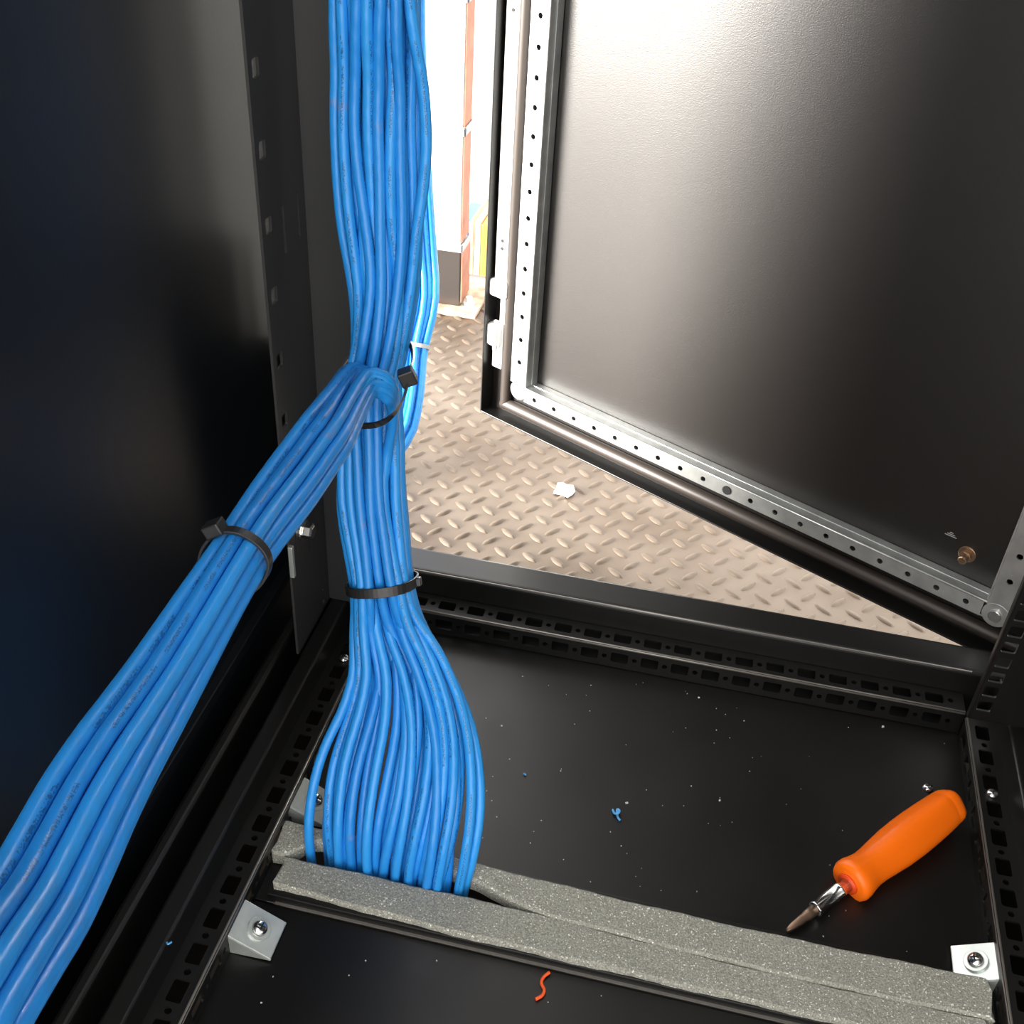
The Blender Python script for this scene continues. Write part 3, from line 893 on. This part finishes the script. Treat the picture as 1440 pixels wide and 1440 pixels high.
# ---- pale sunlit bundle outside the cabinet
OD = [(-0.352, 1.135, 0.95, 0.016), (-0.344, 1.130, 0.4384, 0.016), (-0.340, 1.130, 0.2986, 0.016), (-0.3275, 1.120, 0.1488, 0.0165),
      (-0.3195, 1.100, 0.0983, 0.0215), (-0.3235, 1.075, 0.0485, 0.0145), (-0.3170, 1.035, 0.0080, 0.0165), (-0.3190, 1.000, -0.022, 0.0160),
      (-0.345, 0.960, -0.040, 0.016), (-0.42, 0.93, -0.043, 0.016), (-0.55, 0.92, -0.043, 0.016)]
NO = 14
X, C, E1, E2, T, out = bundle(OD, NO, (1, 0, 0), 70, lambda t: 0.0, lambda t: 0.14, seed=33, smooth=8)
i0 = int(np.argmin(np.linalg.norm(C - np.array((-0.3235, 1.075, 0.0485)), axis=1)))
OTIE = (C[i0].copy(), E1[i0].copy(), E2[i0].copy(), T[i0].copy(), np.abs(out[:, i0]).max(0) + D / 2)
for k in range(NO):
    add_cable(X[k], 'sunlit blue network cable in the bundle outside, in front of the steel post', 'blue cables of the bundle outside', sides=8)

# ================================================================== CABLE TIES
def ring_tie(name, label, C, a, b, ra, rb, width, head_at=None, m='tie', tail=None, thick=0.0014, head=(0.0075, 0.0060, 0.0050), group=None):
    C = Vector(C); a = Vector(a).normalized(); b = Vector(b).normalized(); nn = a.cross(b).normalized()
    root = empty(name, C, label, 'cable tie', group)
    n = 48
    p = []
    for k in range(n):
        t = 2 * math.pi * k / n
        ct, st_ = math.cos(t), math.sin(t)
        q = (abs(ct) ** 2.3 + abs(st_) ** 2.3) ** (-1 / 2.3)
        p.append(a * ra * ct * q + b * rb * st_ * q)
    bm = band_mesh('strap', p, [nn] * n, width, thick)
    finish('strap', bm, m, root, smooth=False, bevel=0.0003)
    if head_at is not None:
        t = head_at; pos = a * (ra + head[2] * .45) * math.cos(t) + b * (rb + head[2] * .45) * math.sin(t)
        out_ = (a * math.cos(t) + b * math.sin(t)).normalized(); tan = nn.cross(out_).normalized()
        bm = bmesh.new(); box(bm, -head[0] / 2, head[0] / 2, -head[1] / 2, head[1] / 2, -head[2] / 2, head[2] / 2, oriented(pos, tan, nn, out_))
        h = finish('head', bm, m, root, bevel=0.0009)
        if tail:
            bm = bmesh.new(); box(bm, -width / 2, width / 2, -tail, 0, -thick / 2, thick / 2, oriented(pos + out_ * 0.001, nn, out_ * -1, tan))
            finish('tail', bm, m, root)
    return root

# lower tie on the hanging bundle (runs up to the right)
ring_tie('cable_tie', 'black cable tie pulled round the hanging bundle above its fan', BTIE[0], (0.955, 0.02, 0.25), (0.09, 0.93, -0.36), BTIE[1][0] + 0.0018, BTIE[1][1] + 0.0012, 0.0066, head_at=0.10, head=(0.0052, 0.0060, 0.0036))
# tie on the diagonal bundle
c, e1, e2, t, rad = DTIE
e1 = Vector(e1); e2 = Vector(e2)
ring_tie('cable_tie', 'black cable tie with a square head round the diagonal bundle', c, e1, e2, rad[0] + 0.0008, rad[1] + 0.0008, 0.0050, head_at=math.radians(150), head=(0.0085, 0.0075, 0.0060))
# tie on the outside bundle
c, e1, e2, t, rad = OTIE
ring_tie('cable_tie', 'pale grey cable tie round the sunlit cable bundle outside', c, e1, e2, rad[0] + 0.0008, rad[1] + 0.0008, 0.0046, m='grey_tie', head_at=math.radians(100))
# knot tie: loose loop round the junction with its block head on the right
root = empty('cable_tie', (-0.1696, 0.5505, 0.3226), 'black cable tie with a cube head where the diagonal bundle joins the hanging one', 'cable tie')
kp = [(-0.1696, 0.5505, 0.3226), (-0.1688, 0.5450, 0.3170), (-0.1702, 0.5375, 0.3105), (-0.1755, 0.5310, 0.3040), (-0.1850, 0.5300, 0.2985), (-0.200, 0.536, 0.294), (-0.219, 0.556, 0.293), (-0.226, 0.585, 0.297), (-0.220, 0.612, 0.303), (-0.203, 0.620, 0.310), (-0.186, 0.606, 0.315), (-0.175, 0.580, 0.319)]
kc = catmull([Vector(p) - root.location for p in kp] + [Vector(kp[0]) - root.location], 60)[:-1]
bm = band_mesh('strap', kc.tolist(), [(0.35, -0.1, 0.9)] * len(kc), 0.0036, 0.0013)
finish('strap', bm, 'tie', root)
hx = Vector((0.80, 0.25, 0.35)).normalized(); hy = Vector((-0.3, 0.95, 0)).normalized(); hz = hx.cross(hy).normalized(); hy = hz.cross(hx)
bm = bmesh.new(); box(bm, -0.0048, 0.0048, -0.0042, 0.0042, -0.0050, 0.0050, oriented((0, 0, 0), hx, hy, hz))
finish('head', bm, 'tie', root, bevel=0.0010)

# ================================================================== SCREWDRIVER
tip = Vector((0.1140, 0.4620, 0.0045)); endp = Vector((0.2290, 0.5920, 0.0165))
axd = (endp - tip).normalized(); Ls = (endp - tip).length
sd = empty('screwdriver', tip, 'stubby orange handled screwdriver with a cross point bit on the black base', 'screwdriver')
def sdl(name, prof, m, sides=24, flat=None, parent=None, smooth=True, bevel=0):
    bm = bmesh.new(); lathe(bm, prof, (0, 0, 0), axd, sides, flat)
    return finish(name, bm, m, parent or sd, smooth=smooth, bevel=bevel)
def grip(a, s):                                     # three soft flats along the grip
    k = min(max((s - 0.072) / 0.02, 0), 1)
    return 1 + 0.06 * k * math.cos(4 * a)
sdl('handle', [(0.0600, 0.0030), (0.0600, 0.0120), (0.0610, 0.0140), (0.0640, 0.0152), (0.0680, 0.0150), (0.0730, 0.0138), (0.0790, 0.0128), (0.0860, 0.0128), (0.0960, 0.0136), (0.1080, 0.0146), (0.1210, 0.0150), (0.1350, 0.0149), (0.1480, 0.0144), (0.1570, 0.0138), (0.1620, 0.0134), (0.1628, 0.0131), (0.1640, 0.0133), (0.1690, 0.0128), (0.1720, 0.0115), (0.1735, 0.0085), (0.1738, 0.001)], 'orange', 32, grip)
sdl('collar_recess', [(0.0585, 0.0075), (0.0602, 0.0078)], 'orange_dark', 20)
sh = sdl('shaft', [(0.0270, 0.0050), (0.0275, 0.0053), (0.0290, 0.0053), (0.0294, 0.0050), (0.0500, 0.0050), (0.0503, 0.0053), (0.0518, 0.0053), (0.0522, 0.0050), (0.0620, 0.0050)], 'chrome', 20)
bt = sdl('bit', [(0.0, 0.0009), (0.0018, 0.0018), (0.0060, 0.0028), (0.0150, 0.0030), (0.0165, 0.0029), (0.0200, 0.0036), (0.0275, 0.0038)], 'bit', 12, lambda a, s: 1 - (0.28 * (0.5 + 0.5 * math.cos(4 * a)) if s < 0.007 else 0))

# ================================================================== SMALL LITTER
def scrap(name, label, cat, p, m, pts_xy, h):
    bm = bmesh.new()
    lo = [bm.verts.new((x, y, 0)) for x, y in pts_xy]
    up = [bm.verts.new((x * .9, y * .9, h * (0.7 + 0.6 * random.random()))) for x, y in pts_xy]
    bm.faces.new(lo[::-1]); bm.faces.new(up); n = len(lo)
    for k in range(n): bm.faces.new((lo[k], lo[(k + 1) % n], up[(k + 1) % n], up[k]))
    o = finish(name, bm, m, None, label=label, cat=cat); o.location = p; return o
scrap('paper_scrap', 'torn white scrap of paper on the tread plate', 'paper', (-0.129, 1.002, PZ + 0.002), 'white', [(-.011, -.009), (.002, -.010), (.006, -.013), (.010, -.006), (.012, .002), (.009, .009), (.001, .008), (-.004, .011), (-.010, .008), (-.009, .001)], 0.004)
def squiggle(name, label, cat, pts, r, m):
    me = tube_mesh(name, catmull(pts, 40), r, 8, 0, m)
    o = bpy.data.objects.new(name, me); link(o, None, label, cat)
squiggle('wire_offcut', 'short wavy orange wire offcut below the foam', 'wire', [(-0.0315, 0.3965, 0.0020), (-0.0345, 0.3925, 0.0016), (-0.0350, 0.3885, 0.0013), (-0.0325, 0.3845, 0.0013), (-0.0330, 0.3805, 0.0013), (-0.0365, 0.3770, 0.0013)], 0.0011, 'orangewire')
squiggle('jacket_offcut', 'curled light blue cable offcut in the middle of the base', 'offcut', [(-0.0115, 0.5335, 0.001), (-0.0100, 0.5300, 0.002), (-0.0075, 0.5295, 0.003), (-0.0065, 0.5325, 0.0025), (-0.0085, 0.5335, 0.002), (-0.0070, 0.5280, 0.001), (-0.0050, 0.5255, 0.001)], 0.0009, 'bluebit')
squiggle('jacket_offcut', 'tiny pale blue offcut near the fanned cables on the base', 'offcut', [(-0.0810, 0.5495, 0.0008), (-0.0800, 0.5490, 0.0012), (-0.0792, 0.5482, 0.0008)], 0.0007, 'bluebit')
squiggle('jacket_offcut', 'tiny pale blue offcut at the lower left, beside the rail', 'offcut', [(-0.2515, 0.3310, 0.0478), (-0.2500, 0.3300, 0.0485), (-0.2490, 0.3320, 0.0478)], 0.0006, 'bluebit')
# dust grains on the base
bm = bmesh.new()
for k in range(150):
    x = random.uniform(-0.225, 0.24); y = random.choice((random.uniform(0.20, 0.395), random.uniform(0.465, 0.672), random.uniform(0.465, 0.672)))
    s = random.choice((0.00022, 0.0003, 0.0004, 0.00065 if random.random() < .35 else 0.0003))
    a = random.uniform(0, 3)
    T_ = Matrix.Translation((x, y, 0)) @ Matrix.Rotation(a, 4, 'Z')
    box(bm, -s, s * random.uniform(.6, 2), -s, s, 0, s, T_)
o = finish('dust', bm, 'speck', None, label='pale dust grains scattered over the black base', cat='dust', kind='stuff')

# ================================================================== OUTSIDE: STEEL POST AND THINGS ON THE GROUND
colm = empty('steel_post', (-0.371, 1.42, PZ), 'square steel post with a rusty side on the platform edge', 'post')
bm = bmesh.new(); box(bm, -0.018, 0.016, -0.020, 0.020, 0.006, 2.2)
finish('tube', bm, 'tube', colm, bevel=0.002)
bm = bmesh.new(); box(bm, 0.0163, 0.0180, -0.0185, 0.0185, 0.10, 2.2)
finish('rusty_side', bm, 'rust', colm)
bm = bmesh.new(); box(bm, -0.0205, 0.0185, -0.0235, 0.0235, 0.006, 0.088)
finish('sleeve', bm, 'sleeve', colm, bevel=0.002)
bm = bmesh.new(); box(bm, 0.0186, 0.0200, -0.0225, 0.0225, 0.012, 0.088)
finish('rusty_side', bm, 'rust', colm)
bm = bmesh.new(); box(bm, -0.030, 0.046, -0.045, 0.080, 0.0, 0.006)
fp = finish('foot_plate', bm, 'footing', colm, bevel=0.001)
bm = bmesh.new(); lathe(bm, [(0.006, 0.0085), (0.010, 0.0085)], (0.029, -0.012, 0), (0, 0, 1), 6)
finish('nut', bm, 'white_metal', fp)
bm = bmesh.new(); lathe(bm, [(0.010, 0.0048), (0.017, 0.0048)], (0.029, -0.012, 0), (0, 0, 1), 12)
finish('anchor_bolt', bm, 'white_metal', fp)
for z, nm in ((0.087, 'clamp_strap'), (0.245, 'clamp_strap'), (0.405, 'clamp_strap')):
    bm = bmesh.new()
    for k in range(1):
        box(bm, -0.0225, 0.0205, -0.0255, -0.0237 if z < .1 else -0.0205, z, z + 0.011)
        box(bm, 0.0185, 0.0205, -0.0255, 0.022, z, z + 0.011)
        if z < 0.1: box(bm, -0.052, -0.020, -0.0255, -0.0237, z, z + 0.011)
    finish(nm, bm, 'grey_tie', colm, bevel=0.0006)

GZ = -0.70
def board(label, x0, x1, y0, y1, h, m, name='board'):
    bm = bmesh.new(); box(bm, x0, x1, y0, y1, GZ, GZ + h)
    finish(name, bm, m, None, bevel=0.004, label=label, cat='board')
board('blue painted board end standing on the ground beyond the steel post', -0.745, -0.704, 2.86, 3.05, 0.150, 'bluepaint')
board('brown wooden board end standing between the blue and cream boards', -0.703, -0.687, 2.86, 3.05, 0.165, 'wood')
board('cream board end standing between the brown and yellow boards', -0.686, -0.668, 2.86, 3.05, 0.170, 'cream')
board('yellow painted board end standing nearest the cabinet door edge', -0.667, -0.600, 2.86, 3.05, 0.165, 'yellow')
bm = bmesh.new()
bmesh.ops.create_uvsphere(bm, u_segments=28, v_segments=18, radius=1.0)
for v in bm.verts:
    c = v.co
    for i in range(3): c[i] = math.copysign(abs(c[i]) ** 0.55, c[i])
    c.x = c.x * 0.13 + 0.006 * math.sin(9 * c.z + 3 * c.y); c.y = c.y * 0.16; c.z = c.z * 0.22 + 0.004 * math.sin(11 * c.x)
o = finish('white_sack', bm, 'sack', None, smooth=True, label='bulging white sack on the ground behind the standing boards', cat='sack')
o.location = (-0.700, 3.40, GZ + 0.219)
